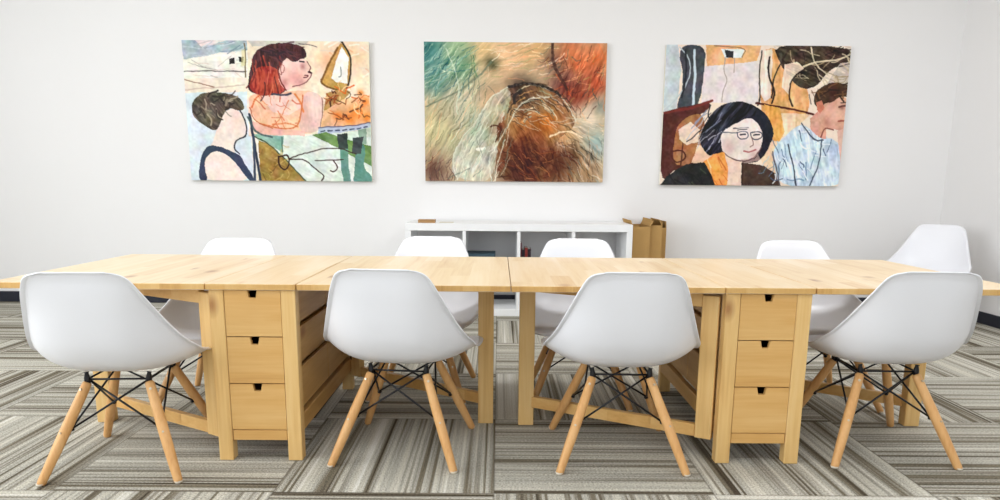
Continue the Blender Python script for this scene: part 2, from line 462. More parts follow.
# things in and on the shelf
def stacked_box(name, x0, x1, y0, y1, z0, z1, m, lid):
    o = empty(name, ((x0 + x1) / 2, (y0 + y1) / 2, z0)); w, d, h = (x1 - x0) / 2, (y1 - y0) / 2, z1 - z0
    B('box_body', (-w + .004, w - .004, -d + .004, d - .004, 0.0005, h * .72), m, o, .002)
    B('box_lid', (-w, w, -d, d, h * .72 + .0005, h), lid, o, .003)
    return o
tag(stacked_box('storage_box', -0.345, -0.075, 3.26, 3.56, MZ + .0005, 0.535, M['blue'], M['blue']), 'slate blue lidded box in the second compartment of white shelf', 'box')
bx = 0.118
BOOKS = ((.034, .215, .20, 'maroon', 'tall maroon book at the left end of the shelf row'), (.026, .16, .17, 'plum', 'dark plum book second from left in the row'),
         (.022, .175, .17, 'red', 'thin dull red book in the middle of the row'), (.028, .165, .16, 'plum', 'short dark book at the right end of the row'))
for w, h, d, m, lab in BOOKS:
    o = empty('book', (bx + w / 2, 3.27, MZ + .0006)); tag(o, lab, 'book', 'books standing in the shelf')
    bm = bmesh.new(); prism(bm, [(-w/2, -.003), (w/2, -.003), (w/2, d), (w/2 - .003, d), (w/2 - .003, 0), (-w/2 + .003, 0), (-w/2 + .003, d), (-w/2, d)], 'z', 0, h)
    link('cover', bm, M[m], o)
    B('page_block', (-w / 2 + .0032, w / 2 - .0032, .0005, d - .004, .004, h - .004), M['paper'], o)
    bx += w + .0015
tr = empty('wooden_box', (-0.665, 3.30, SH)); tag(tr, 'small tan wooden box lying on top of the white shelf', 'box')
B('box_body', (-.072, .072, -.05, .05, .001, .020), M['tan'], tr, .002); B('box_lid', (-.074, .074, -.052, .052, .0205, .028), M['tan'], tr, .002)
sp = B('paper_sheet', (-.56, -.44, 3.28, 3.42, SH + .0005, SH + .003), M['paper']); tag(sp, 'small white paper lying on the shelf beside the tan box', 'paper')

def tall_carton(x, y, w, d, h, rz, lean, lab):
    o = empty('cardboard_box', (x, y, 0.001), rz)
    tag(o, lab, 'box', 'tall brown cartons beside the shelf')
    bm = bmesh.new(); box(bm, -w/2, w/2, -d/2, d/2, 0, h)
    bm.faces.ensure_lookup_table(); bmesh.ops.delete(bm, geom=[bm.faces[1]], context='FACES_ONLY')
    cb = link('carton', bm, M['card'], o); md = cb.modifiers.new('thick', 'SOLIDIFY'); md.thickness = .005; md.offset = -1
    for s, a in ((1, lean), (-1, lean * .6)):
        Mx = Matrix.Translation((s * w / 2, 0, h)) @ Matrix.Rotation(s * R(a), 4, 'Y')
        xa, xb = sorted((0, -s * .005)); B('flap', (xa, xb, -d/2 + .006, d/2 - .006, .0005, .055), M['card'], o, 0, Mx)
    return o
tall_carton(1.185, 3.52, 0.155, 0.42, 0.775, 0, 30, 'tall open brown carton touching the right end of white shelf')
tall_carton(1.324, 3.55, 0.108, 0.38, 0.785, 0, -25, 'middle brown carton of the three beside the shelf')
tall_carton(1.414, 3.60, 0.044, 0.30, 0.76, 0, -3, 'slim darker brown carton farthest right from the shelf')

# ------------------------------------------------------------------ paintings (painted surface = colours on a fine mesh)
GW, GH = 380, 282
rng = np.random.RandomState(11)
def vnoise(w, h, cells_x, cells_y, seed):
    r = np.random.RandomState(seed); g = r.rand(cells_y + 2, cells_x + 2)
    y, x = np.meshgrid(np.linspace(0, cells_y, h), np.linspace(0, cells_x, w), indexing='ij')
    xi = x.astype(int); yi = y.astype(int); fx = x - xi; fy = y - yi
    fx = fx * fx * (3 - 2 * fx); fy = fy * fy * (3 - 2 * fy)
    xi = np.minimum(xi, cells_x); yi = np.minimum(yi, cells_y)
    return (g[yi, xi] * (1 - fx) + g[yi, xi + 1] * fx) * (1 - fy) + (g[yi + 1, xi] * (1 - fx) + g[yi + 1, xi + 1] * fx) * fy

def pnoise(x, y, seed):
    def h(i, j): return np.modf(np.abs(np.sin(i * 127.1 + j * 311.7 + seed * 74.7) * 43758.5453))[0]
    i, j = np.floor(x), np.floor(y); fx, fy = x - i, y - j; fx = fx * fx * (3 - 2 * fx); fy = fy * fy * (3 - 2 * fy)
    return (h(i, j) * (1 - fx) + h(i + 1, j) * fx) * (1 - fy) + (h(i, j + 1) * (1 - fx) + h(i + 1, j + 1) * fx) * fy
class Canvas:
    """paints in the coordinates x 0..600, y 0..444 (y down)"""
    def __init__(s, base, seed, warp=5):
        h, w = GH + 1, GW + 1
        s.Y, s.X = np.meshgrid(np.linspace(0, 444, h), np.linspace(0, 600, w), indexing='ij')
        s.img = np.ones((h, w, 3)) * np.array(base, float); s.seed = seed
        f = lambda k, n: (vnoise(w, h, n, int(n * .75), seed + k) - .5)
        s.WX = s.X + warp * (f(1, 12) + .45 * f(2, 60)); s.WY = s.Y + warp * (f(3, 12) + .45 * f(4, 60))
        s.fine = f(5, 90) * .6 + f(6, 40) * .5 + f(7, 14) * .6
        s.hue = np.stack([f(8, 30), f(9, 26), f(10, 34)], -1)
    @staticmethod
    def round_off(pts, n, closed):
        pts = [tuple(map(float, p)) for p in pts]
        for _ in range(n):
            out = [] if closed else [pts[0]]
            for i in range(len(pts) if closed else len(pts) - 1):
                a, b = pts[i], pts[(i + 1) % len(pts)]
                out += [(a[0] * .75 + b[0] * .25, a[1] * .75 + b[1] * .25), (a[0] * .25 + b[0] * .75, a[1] * .25 + b[1] * .75)]
            if not closed: out.append(pts[-1])
            pts = out
        return pts
    def inside(s, pts):
        if len(pts) > 6: pts = s.round_off(pts, 2, True)
        m = np.zeros(s.X.shape, bool); n = len(pts)
        for i in range(n):
            x0, y0 = pts[i]; x1, y1 = pts[(i + 1) % n]
            if y0 == y1: continue
            c = ((y0 > s.WY) != (y1 > s.WY)) & (s.WX < (x1 - x0) * (s.WY - y0) / (y1 - y0) + x0); m ^= c
        return m
    def streak(s, m, ang, amp=30, tint=(1, .9, .8), w=7.0, L=55.0, seed=1, polar=None):
        """brush streaks inside mask m (bool or 0..1) along ang, or around the point polar"""
        if polar is None:
            a = s.WX * math.cos(ang) + s.WY * math.sin(ang); b = -s.WX * math.sin(ang) + s.WY * math.cos(ang)
        else:
            dx, dy = s.WX - polar[0], s.WY - polar[1]; r = np.hypot(dx, dy); th = np.arctan2(dy, dx)
            a, b = (th * 90, r) if ang == 0 else (r, th * 90)
        b = b + 9 * (pnoise(a / 60, b / 50, seed + 5) - .5)
        n = pnoise(a / L, b / w, seed) * .6 + pnoise(a / (L * .5), b / (w * .45), seed + 1) * .5 - .55
        s.img += (np.asarray(m, float) * n * 2 * amp)[..., None] * np.array(tint)
    def around(s, x, y, rx, ry=None):
        return np.exp(-(((s.X - x) / rx) ** 2 + ((s.Y - y) / (ry or rx)) ** 2))
    def poly(s, pts, c, var=22, a=1.0):
        m = s.inside(pts); col = np.array(c, float) + var * (s.fine[..., None] + .35 * s.hue)
        s.img[m] = s.img[m] * (1 - a) + col[m] * a; return m
    def line(s, pts, c, w=3, a=1.0, closed=False):
        pts = list(pts) + ([pts[0]] if closed else [])
        if len(pts) > 2: pts = s.round_off(pts, 1 if len(pts) == 4 and w < 3 else 2, False)
        for (x0, y0), (x1, y1) in zip(pts, pts[1:]):
            dx, dy = x1 - x0, y1 - y0; L = dx * dx + dy * dy + 1e-6; g = w + 12
            r0, r1 = int(max(0, (min(y0, y1) - g) / 444 * GH)), int(min(GH + 1, (max(y0, y1) + g) / 444 * GH + 2))
            c0, c1 = int(max(0, (min(x0, x1) - g) / 600 * GW)), int(min(GW + 1, (max(x0, x1) + g) / 600 * GW + 2))
            if r1 <= r0 or c1 <= c0: continue
            WX, WY = s.WX[r0:r1, c0:c1], s.WY[r0:r1, c0:c1]
            t = np.clip(((WX - x0) * dx + (WY - y0) * dy) / L, 0, 1)
            d = np.hypot(WX - x0 - t * dx, WY - y0 - t * dy)
            k = np.clip((w / 2 + 1 - d) / 2, 0, 1)[..., None] * a
            s.img[r0:r1, c0:c1] = s.img[r0:r1, c0:c1] * (1 - k) + np.array(c, float) * k
    def blob(s, x, y, r, c, a=1.0, sq=1.0, m=1.0):
        k = (m * a * np.exp(-(((s.WX - x) / r) ** 2 + ((s.WY - y) / (r * sq)) ** 2)))[..., None]
        s.img = s.img * (1 - k) + np.array(c, float) * k
    def strokes(s, n, region, cols, ang, spread, length, w=3, a=.6, seed=0, curve=0.0):
        r = np.random.RandomState(s.seed * 31 + seed); x0, y0, x1, y1 = region
        for i in range(n):
            x, y = r.uniform(x0, x1), r.uniform(y0, y1); t = ang + r.normal() * spread; L = length * r.uniform(.5, 1.3)
            p = [(x, y)]
            for k in range(3):
                x += L / 3 * math.cos(t); y += L / 3 * math.sin(t); t += curve * r.normal(); p.append((x, y))
            s.line(p, cols[r.randint(len(cols))], w * r.uniform(.6, 1.3), a)
    def done(s, contrast=1.12, lift=0):
        s.img = (s.img - 140) * contrast + 140 + lift + 13 * s.fine[..., None] + 5 * s.hue
        c = np.clip(s.img, 8, 250) / 255.0
        return np.where(c <= .04045, c / 12.92, ((c + .055) / 1.055) ** 2.4)

def sh1(P): return [((x - 20 - 27 * max(0, min(1, (y - 33) / 438))) * 600 / (585 - 25 * max(0, min(1, (y - 33) / 438))), (y - 33) * 444 / 438) for x, y in P]
def sh2(P): return [((x - 29) * 600 / 563, (y - 38) * 444 / 436) for x, y in P]
def sh3(P): return [((x - 33 + 18 * max(0, min(1, (y - 45) / 425))) * 600 / (560 - 19 * max(0, min(1, (y - 45) / 425))), (y - 45) * 444 / 425) for x, y in P]

def painting_one():
    c = Canvas((233, 226, 216), 3); q = sh1; D = (40, 32, 34)
    c.poly(q([(15, 30), (225, 30), (225, 62), (140, 70), (90, 84), (25, 92)]), (168, 182, 190), 34)
    c.poly(q([(60, 30), (160, 30), (120, 48), (80, 52)]), (226, 212, 208)); c.strokes(26, (0, 10, 200, 60), [(120, 138, 150), (205, 212, 216), (188, 178, 176)], -.35, .3, 60, 3, .6, 1)
    c.poly(q([(25, 92), (225, 66), (222, 150), (25, 150)]), (234, 230, 220), 18)
    c.strokes(18, (5, 60, 190, 110), [(150, 140, 135), (210, 190, 175), (240, 236, 228)], .15, .3, 70, 2, .6, 2)
    c.line(q([(25, 128), (95, 124), (140, 130), (220, 126)]), (90, 80, 78), 3)
    c.poly(q([(168, 88), (184, 84), (186, 104), (168, 106)]), D, 8); c.poly(q([(196, 84), (212, 84), (210, 100), (198, 98)]), D, 8)
    c.line(q([(217, 40), (218, 150)]), (110, 92, 60), 4); c.poly(q([(205, 60), (217, 60), (217, 110), (205, 110)]), (222, 208, 160), 14, .7)
    c.poly(q([(20, 150), (225, 146), (225, 200), (20, 200)]), (236, 222, 206), 16); c.line(q([(25, 152), (80, 168), (120, 176)]), (150, 110, 90), 3); c.line(q([(25, 186), (120, 178), (215, 168)]), (205, 180, 165), 3)
    c.poly(q([(30, 195), (225, 190), (240, 475), (40, 475)]), (214, 222, 228), 14)
    # right part, peach ground
    c.poly(q([(225, 30), (612, 30), (612, 310), (225, 330)]), (240, 222, 200), 20)
    c.poly(q([(225, 30), (420, 30), (400, 46), (240, 50)]), (206, 200, 190)); c.blob(500, 60, 70, (238, 202, 160), .6); c.blob(560, 40, 40, (226, 180, 130), .4); c.blob(470, 60, 26, (232, 150, 96), .4)
    c.strokes(14, (430, 5, 590, 120), [(230, 180, 140), (250, 236, 220), (226, 206, 186)], .1, .5, 60, 5, .5, 3)
    # dress, skin
    c.poly(q([(232, 195), (300, 192), (345, 188), (445, 184), (462, 228), (445, 312), (380, 322), (255, 296), (230, 240)]), (238, 192, 160), 20)
    c.poly(q([(262, 205), (300, 200), (368, 196), (398, 232), (350, 262), (300, 252)]), (240, 206, 190), 20)
    c.strokes(16, (220, 165, 380, 260), [(220, 130, 90), (244, 210, 180), (206, 112, 84)], 1.0, .6, 50, 3.5, .6, 4, .5)
    c.poly(q([(398, 196), (430, 184), (456, 206), (460, 250), (446, 312), (402, 318), (378, 300), (392, 250)]), (232, 196, 186), 18)
    c.poly(q([(238, 282), (300, 300), (402, 312), (398, 326), (256, 324), (238, 302)]), (228, 180, 165), 20)
    arm = c.inside(q([(398, 196), (430, 184), (456, 206), (460, 250), (446, 312), (402, 318), (378, 300), (392, 250)]))
    c.blob(*q([(400, 260)])[0], 22, (206, 150, 140), .6, 2.2, arm); c.blob(*q([(436, 230)])[0], 22, (246, 222, 212), .7, 1.8, arm); c.streak(arm, 1.5, 12, (1, .9, .9), 9, 60, 8)
    c.line(q([(238, 240), (250, 210), (262, 200)]), (214, 110, 60), 5, .7); c.line(q([(300, 290), (345, 284), (378, 298)]), (214, 120, 70), 5, .6); c.line(q([(372, 196), (392, 222), (398, 250)]), (222, 130, 70), 6, .7)
    c.line(q([(398, 200), (392, 250), (378, 300), (340, 306), (260, 288)]), (206, 110, 60), 4, .8); c.line(q([(456, 205), (462, 240), (446, 312)]), (140, 90, 80), 3, .8)
    c.line(q([(232, 240), (240, 282), (300, 302)]), (190, 96, 60), 3.5, .8); c.line(q([(300, 296), (330, 262), (352, 214)]), (214, 124, 84), 3, .8)
    # hair and face
    hair = c.poly(q([(225, 172), (232, 120), (244, 76), (272, 50), (320, 38), (372, 40), (406, 54), (414, 84), (398, 86), (392, 120), (345, 190), (300, 202), (258, 198), (232, 190)]), (78, 40, 44), 20)
    c.poly(q([(228, 176), (240, 134), (262, 110), (318, 112), (326, 160), (348, 184), (300, 202), (252, 200)]), (160, 62, 48), 36)
    c.streak(hair, 1.5, 38, (1, .75, .65), 6, 60, 3)
    c.strokes(26, (222, 40, 315, 140), [(60, 26, 32), (190, 84, 60), (120, 44, 40), (206, 110, 84)], 1.65, .18, 55, 3.5, .65, 5, .15)
    c.strokes(20, (240, 6, 380, 45), [(52, 34, 42), (104, 60, 60), (84, 50, 60)], .25, .4, 50, 4, .6, 6, .3)
    c.poly(q([(334, 98), (350, 82), (362, 98), (384, 96), (400, 82), (412, 98), (424, 116), (418, 124), (426, 134), (419, 150), (402, 166), (368, 176), (345, 188), (322, 160), (318, 130)]), (236, 198, 186), 18)
    for x, y, r, col, a in ((372, 146, 24, (220, 142, 136), .6), (350, 106, 14, (244, 214, 200), .8), (398, 112, 9, (170, 104, 104), .7), (394, 160, 16, (196, 132, 124), .6), (340, 160, 14, (180, 110, 104), .6), (410, 134, 9, (240, 196, 184), .8)):
        c.blob(*q([(x, y)])[0], r, col, a)
    c.line(q([(404, 140), (416, 138), (410, 146), (400, 146)]), (110, 40, 50), 3, .8); c.line(q([(330, 104), (340, 110), (338, 128), (330, 130)]), (170, 100, 92), 2.5, .8)
    c.line(q([(334, 98), (326, 116), (332, 140), (318, 130)]), (150, 84, 80), 3, .7)
    c.line(q([(390, 96), (402, 98)]), (40, 30, 40), 5); c.line(q([(386, 88), (404, 86)]), (60, 40, 44), 3); c.line(q([(412, 98), (425, 116), (417, 124), (426, 134), (419, 150), (402, 166), (366, 174)]), (130, 70, 72), 3, .9)
    c.line(q([(416, 128), (424, 132)]), (60, 20, 30), 6); c.line(q([(300, 196), (340, 200), (360, 194)]), (70, 70, 84), 6); c.line(q([(318, 112), (322, 150), (345, 184)]), (120, 50, 46), 5)
    # gilt mirror shape
    c.poly(q([(450, 158), (470, 128), (484, 92), (508, 52), (520, 32), (548, 80), (547, 142), (534, 186), (480, 172)]), (196, 156, 86), 34)
    c.poly(q([(486, 144), (500, 96), (520, 48), (540, 84), (536, 160), (502, 156)]), (242, 238, 228), 12)
    c.line(q([(520, 32), (548, 80), (547, 142), (532, 176)]), (58, 46, 36), 5); c.line(q([(508, 52), (484, 92), (466, 132), (450, 160), (484, 176), (534, 186)]), (120, 82, 34), 6, .9)
    c.line(q([(516, 110), (518, 138), (510, 140)]), (110, 112, 110), 2.5)
    c.poly(q([(470, 190), (520, 176), (545, 186), (500, 240), (462, 248)]), (188, 150, 92), 30); c.line(q([(500, 198), (480, 215), (486, 240)]), (80, 50, 30), 5)
    # orange tangle
    c.poly(q([(462, 248), (520, 210), (604, 196), (606, 288), (450, 304)]), (232, 186, 146), 30)
    for x, y, r in ((560, 250, 22), (590, 220, 16), (540, 270, 20), (596, 268, 18), (505, 262, 16), (575, 190, 12)): c.blob(*q([(x, y)])[0], r, (232, 128, 44), .85)
    c.strokes(36, (455, 150, 580, 245), [(92, 52, 30), (220, 110, 40), (160, 84, 40), (244, 200, 150)], 0, 1.6, 42, 3.2, .8, 7, 1.1)
    c.poly(q([(444, 298), (606, 284), (608, 300), (440, 322)]), (186, 194, 210), 14)
    for k in range(7):
        x = 452 + k * 22; c.line(q([(x, 312 - k * 2.2), (x + 12, 310 - k * 2.2)]), (58, 66, 96), 4)
    c.line(q([(444, 300), (606, 285)]), (84, 84, 110), 3)
    # window scene
    c.poly(q([(236, 322), (398, 326), (608, 302), (612, 476), (398, 476)]), (214, 222, 212), 18)
    c.poly(q([(238, 322), (336, 326), (332, 378), (280, 348)]), (140, 178, 164), 18); c.poly(q([(420, 322), (470, 314), (612, 360), (612, 424), (520, 372)]), (112, 142, 84), 26); c.poly(q([(560, 304), (612, 300), (612, 330), (590, 330)]), (206, 214, 196))
    c.poly(q([(508, 352), (534, 350), (540, 476), (516, 476)]), (104, 146, 132), 16); c.poly(q([(560, 350), (590, 350), (582, 430), (608, 450), (608, 476), (540, 476), (556, 440)]), (94, 140, 128), 16); c.poly(q([(566, 304), (592, 302), (592, 350), (566, 350)]), (120, 150, 130), 12, .8)
    c.poly(q([(500, 318), (532, 314), (534, 366), (506, 368)]), (58, 66, 66), 14); c.poly(q([(548, 330), (582, 326), (576, 380), (548, 380)]), (64, 70, 72), 14)
    c.poly(q([(256, 340), (300, 358), (340, 398), (404, 476), (262, 476)]), (160, 130, 68), 30); c.line(q([(236, 326), (300, 356), (404, 474)]), (70, 84, 60), 4)
    c.strokes(16, (232, 330, 330, 440), [(112, 88, 40), (196, 170, 100)], 1.2, .8, 40, 3, .5, 8, .6)
    c.streak(c.inside(q([(236, 322), (612, 302), (612, 476), (262, 476)])), .5, 14, (1, 1, .9), 10, 60, 15)
    c.line(q([(330, 330), (332, 376)]), (60, 90, 80), 4, .8)
    c.line(q([(318, 392), (350, 384), (352, 420), (336, 436), (316, 420), (318, 392)]), (58, 30, 22), 5); c.line(q([(352, 400), (420, 372), (500, 362), (560, 380)]), (64, 48, 40), 3.5)
    c.line(q([(352, 402), (400, 400), (430, 430), (462, 452), (452, 470)]), (52, 30, 26), 3.5); c.line(q([(430, 404), (520, 400)]), (60, 40, 34), 3); c.line(q([(490, 404), (504, 424), (490, 440), (480, 436)]), (60, 34, 26), 3.5)
    # man in the corner
    c.poly(q([(140, 270), (165, 240), (198, 248), (216, 284), (222, 322), (196, 340), (182, 350), (180, 378), (200, 420), (236, 474), (70, 474), (82, 398), (110, 358), (126, 312)]), (236, 218, 208), 12)
    mh = c.poly(q([(48, 246), (58, 208), (92, 192), (150, 192), (192, 202), (212, 224), (216, 246), (196, 250), (164, 238), (142, 270), (128, 318), (96, 300), (60, 276)]), (92, 82, 68), 26)
    c.streak(mh, .9, 40, (1, .95, .85), 7, 36, 12); c.blob(*q([(190, 290)])[0], 26, (224, 192, 178), .4, 1.4); c.blob(*q([(120, 430)])[0], 34, (248, 228, 220), .7)
    c.strokes(22, (36, 172, 140, 235), [(60, 52, 44), (140, 128, 108), (52, 44, 40), (170, 158, 136)], .6, .9, 34, 4.5, .65, 9, .6)
    c.line(q([(200, 248), (216, 284), (222, 330), (186, 342), (178, 368), (196, 384)]), (40, 40, 52), 4)
    c.poly(q([(66, 474), (74, 404), (88, 366), (112, 356), (196, 384), (212, 412), (248, 474), (226, 474), (186, 412), (150, 384), (114, 376), (92, 396), (84, 430), (100, 474)]), (58, 68, 92), 12)
    c.line(q([(228, 262), (240, 330), (262, 474)]), (48, 58, 76), 9); c.line(q([(240, 330), (244, 474)]), (60, 72, 92), 8); c.line(q([(222, 270), (248, 320), (300, 330)]), (70, 90, 90), 6, .8)
    return c.done()

def painting_two():
    c = Canvas((196, 176, 146), 5, 10); q = sh2
    for x, y, r, col in [(60, 70, 90, (78, 136, 138)), (130, 60, 60, (160, 186, 150)), (60, 160, 60, (110, 150, 140)), (150, 120, 45, (120, 160, 130)), (220, 60, 50, (226, 198, 146)), (300, 80, 90, (230, 190, 150)), (380, 60, 50, (222, 180, 130)),
        (240, 100, 24, (80, 84, 60)), (70, 300, 80, (196, 186, 146)), (150, 240, 60, (204, 196, 172)), (60, 440, 50, (112, 84, 74)), (120, 360, 40, (176, 172, 140)), (430, 90, 36, (104, 84, 74)), (480, 60, 50, (196, 120, 84)), (560, 80, 50, (208, 120, 76)),
        (510, 110, 40, (216, 120, 74)), (560, 160, 50, (186, 92, 62)), (470, 180, 60, (112, 56, 52)), (510, 200, 40, (160, 82, 60)), (340, 190, 50, (86, 76, 66)), (260, 240, 50, (206, 160, 124)), (320, 250, 40, (180, 150, 110)), (200, 310, 50, (156, 172, 150)),
        (180, 420, 50, (206, 196, 182)), (250, 300, 30, (126, 80, 50)), (340, 300, 50, (196, 140, 84)), (400, 260, 40, (176, 140, 100)), (400, 300, 40, (214, 132, 52)), (300, 380, 40, (160, 110, 76)), (340, 430, 60, (112, 62, 46)), (430, 410, 60, (124, 72, 46)),
        (460, 330, 40, (222, 176, 130)), (540, 270, 46, (226, 208, 186)), (590, 230, 30, (150, 150, 140)), (570, 350, 50, (150, 170, 168)), (500, 390, 34, (120, 92, 66)), (540, 440, 40, (160, 130, 100)), (230, 400, 16, (60, 70, 74))]:
        X, Y = q([(x, y)])[0]; c.blob(X, Y, r, col, .95)
    S = c.strokes
    S(90, (0, 0, 180, 150), [(36, 100, 116), (206, 222, 196), (70, 130, 90), (30, 76, 96), (236, 232, 206), (110, 170, 160)], 2.35, .28, 60, 2.4, .42, 1, .12)
    S(42, (90, 40, 240, 240), [(226, 220, 190), (90, 110, 80), (150, 170, 140), (60, 90, 80)], 1.9, .5, 60, 2.0, .42, 11, .1)
    S(66, (0, 150, 190, 360), [(232, 222, 186), (126, 126, 92), (234, 184, 140), (156, 166, 144), (100, 96, 70)], 2.15, .25, 70, 2.2, .42, 2, .12)
    S(48, (180, 0, 420, 120), [(246, 224, 184), (196, 146, 106), (238, 174, 134), (160, 160, 110), (250, 236, 210)], -.2, .25, 60, 2.4, .42, 3, .15)
    S(102, (410, 0, 600, 200), [(230, 116, 60), (110, 46, 38), (240, 180, 130), (80, 54, 46), (176, 146, 90), (70, 96, 90)], 2.0, .5, 42, 2.4, .42, 4, .3)
    S(72, (200, 200, 430, 330), [(228, 164, 90), (110, 74, 46), (234, 214, 184), (164, 96, 40), (90, 60, 44)], 2.1, .4, 42, 2.2, .42, 5, .3)
    S(90, (260, 320, 480, 440), [(84, 40, 32), (164, 100, 54), (200, 136, 86), (64, 38, 34), (130, 60, 44)], .3, .5, 46, 2.4, .65, 6, .3)
    S(72, (430, 290, 600, 440), [(236, 228, 212), (84, 70, 60), (166, 186, 186), (196, 150, 110), (60, 50, 46)], 1.05, .35, 62, 2.2, .42, 7, .15)
    S(36, (420, 220, 600, 320), [(240, 226, 206), (226, 190, 150), (180, 160, 140)], .5, .5, 50, 2.6, .42, 17, .2)
    S(36, (0, 360, 120, 440), [(110, 70, 62), (176, 166, 126), (84, 64, 66)], 1.9, .4, 40, 2.4, .42, 8, .2)
    c.streak(c.around(90, 90, 150, 140), 2.35, 46, (1, .8, .75), 8, 70, 21); c.streak(c.around(90, 290, 110, 130), 2.1, 40, (1, .95, .75), 8, 80, 22)
    c.streak(c.around(310, 60, 150, 60), -.2, 30, (1, .85, .7), 9, 70, 23); c.streak(c.around(520, 90, 110, 110), 2.0, 55, (1, .75, .6), 8, 46, 24)
    c.streak(c.around(520, 360, 120, 110), 1, 55, (1, .9, .8), 6, 80, 25, (450, 250))
    # the rounded figure under the veil
    dome = [(286, 176), (330, 160), (372, 158), (430, 178), (476, 220), (500, 276), (486, 312), (440, 340), (430, 474), (246, 474), (262, 380), (240, 300), (262, 230)]
    dm = c.poly(q(dome), (150, 108, 74), 40, .7)
    for x, y, r, col, a in ((330, 196, 44, (66, 54, 48), .8), (300, 250, 30, (176, 142, 110), .7), (400, 232, 44, (146, 122, 92), .7), (410, 285, 44, (206, 124, 50), .8), (340, 300, 40, (176, 116, 60), .7), (262, 300, 24, (104, 62, 40), .8), (350, 360, 60, (122, 66, 42), .75), (330, 430, 70, (74, 40, 34), .85), (440, 420, 60, (92, 56, 40), .8)):
        c.blob(*q([(x, y)])[0], r, col, a)
    rr = np.random.RandomState(4)
    for k in range(50):
        f = rr.uniform(.25, 1.0); a0 = rr.uniform(3.3, 5.6); a1 = a0 + rr.uniform(.25, .6)
        pts = [(372 + 128 * f * math.cos(a0 + (a1 - a0) * m / 4), 300 + 142 * f * math.sin(a0 + (a1 - a0) * m / 4)) for m in range(5)]
        c.line(q(pts), [(222, 206, 176), (96, 66, 46), (196, 150, 96), (60, 46, 42), (150, 160, 140)][k % 5], rr.uniform(1.6, 3.4), .55)
    c.streak(dm * 1.0, 0, 20, (1, .85, .7), 8, 60, 26, (350, 330)); c.streak(dm * 1.0, 1.1, 34, (1, .85, .7), 8, 50, 29)
    S(50, (240, 330, 420, 440), [(60, 34, 30), (150, 90, 56), (110, 60, 42), (190, 130, 86)], .35, .4, 44, 2.2, .6, 31, .2)
    # the veil
    c.poly(q([(118, 474), (112, 400), (150, 330), (200, 268), (236, 206), (296, 166), (300, 240), (250, 300), (262, 360), (240, 474)]), (200, 206, 190), 34, .55); c.streak(c.inside(q([(118, 474), (112, 400), (150, 330), (200, 268), (236, 206), (296, 166), (300, 240), (250, 300), (262, 360), (240, 474)])), 1.95, 34, (1, 1, .95), 9, 90, 28)
    for pts, w in (([(128, 470), (114, 400), (150, 330), (204, 266), (236, 208), (290, 168), (366, 160), (436, 186), (478, 228), (500, 284)], 5), ([(238, 470), (226, 400), (262, 350), (300, 270), (340, 210), (420, 200)], 6), ([(150, 460), (148, 380), (196, 318), (240, 250)], 4), ([(200, 474), (206, 400), (190, 360), (230, 290)], 4), ([(300, 270), (330, 240), (380, 250), (440, 300)], 3), ([(250, 474), (262, 400), (280, 340)], 5)):
        c.line(q(pts), (226, 226, 208), w * .6, .7)
    c.line(q([(290, 172), (340, 160), (410, 168), (450, 200)]), (52, 44, 42), 8, .7); c.line(q([(330, 180), (306, 200), (312, 224)]), (60, 54, 50), 10, .7)
    c.line(q([(236, 300), (262, 296), (270, 320), (250, 348)]), (84, 50, 34), 5, .7); c.line(q([(190, 376), (216, 372)]), (245, 242, 232), 8, .8); c.line(q([(420, 330), (470, 310), (520, 330)]), (240, 220, 190), 6, .7)
    c.line(q([(30, 240), (110, 206), (180, 160), (240, 96)]), (120, 130, 110), 6, .7); c.line(q([(100, 60), (140, 150), (130, 260)]), (210, 220, 200), 4, .6); c.line(q([(424, 40), (430, 110), (470, 180)]), (80, 56, 50), 10, .6)
    S(70, (110, 200, 290, 430), [(232, 232, 216), (150, 170, 156), (110, 120, 108), (216, 196, 176)], 1.95, .22, 64, 2.0, .6, 21, .12)
    S(50, (280, 160, 470, 260), [(60, 50, 48), (206, 196, 176), (130, 100, 76)], .35, .4, 50, 2.0, .6, 22, .2)
    return c.done(1.22, -6)

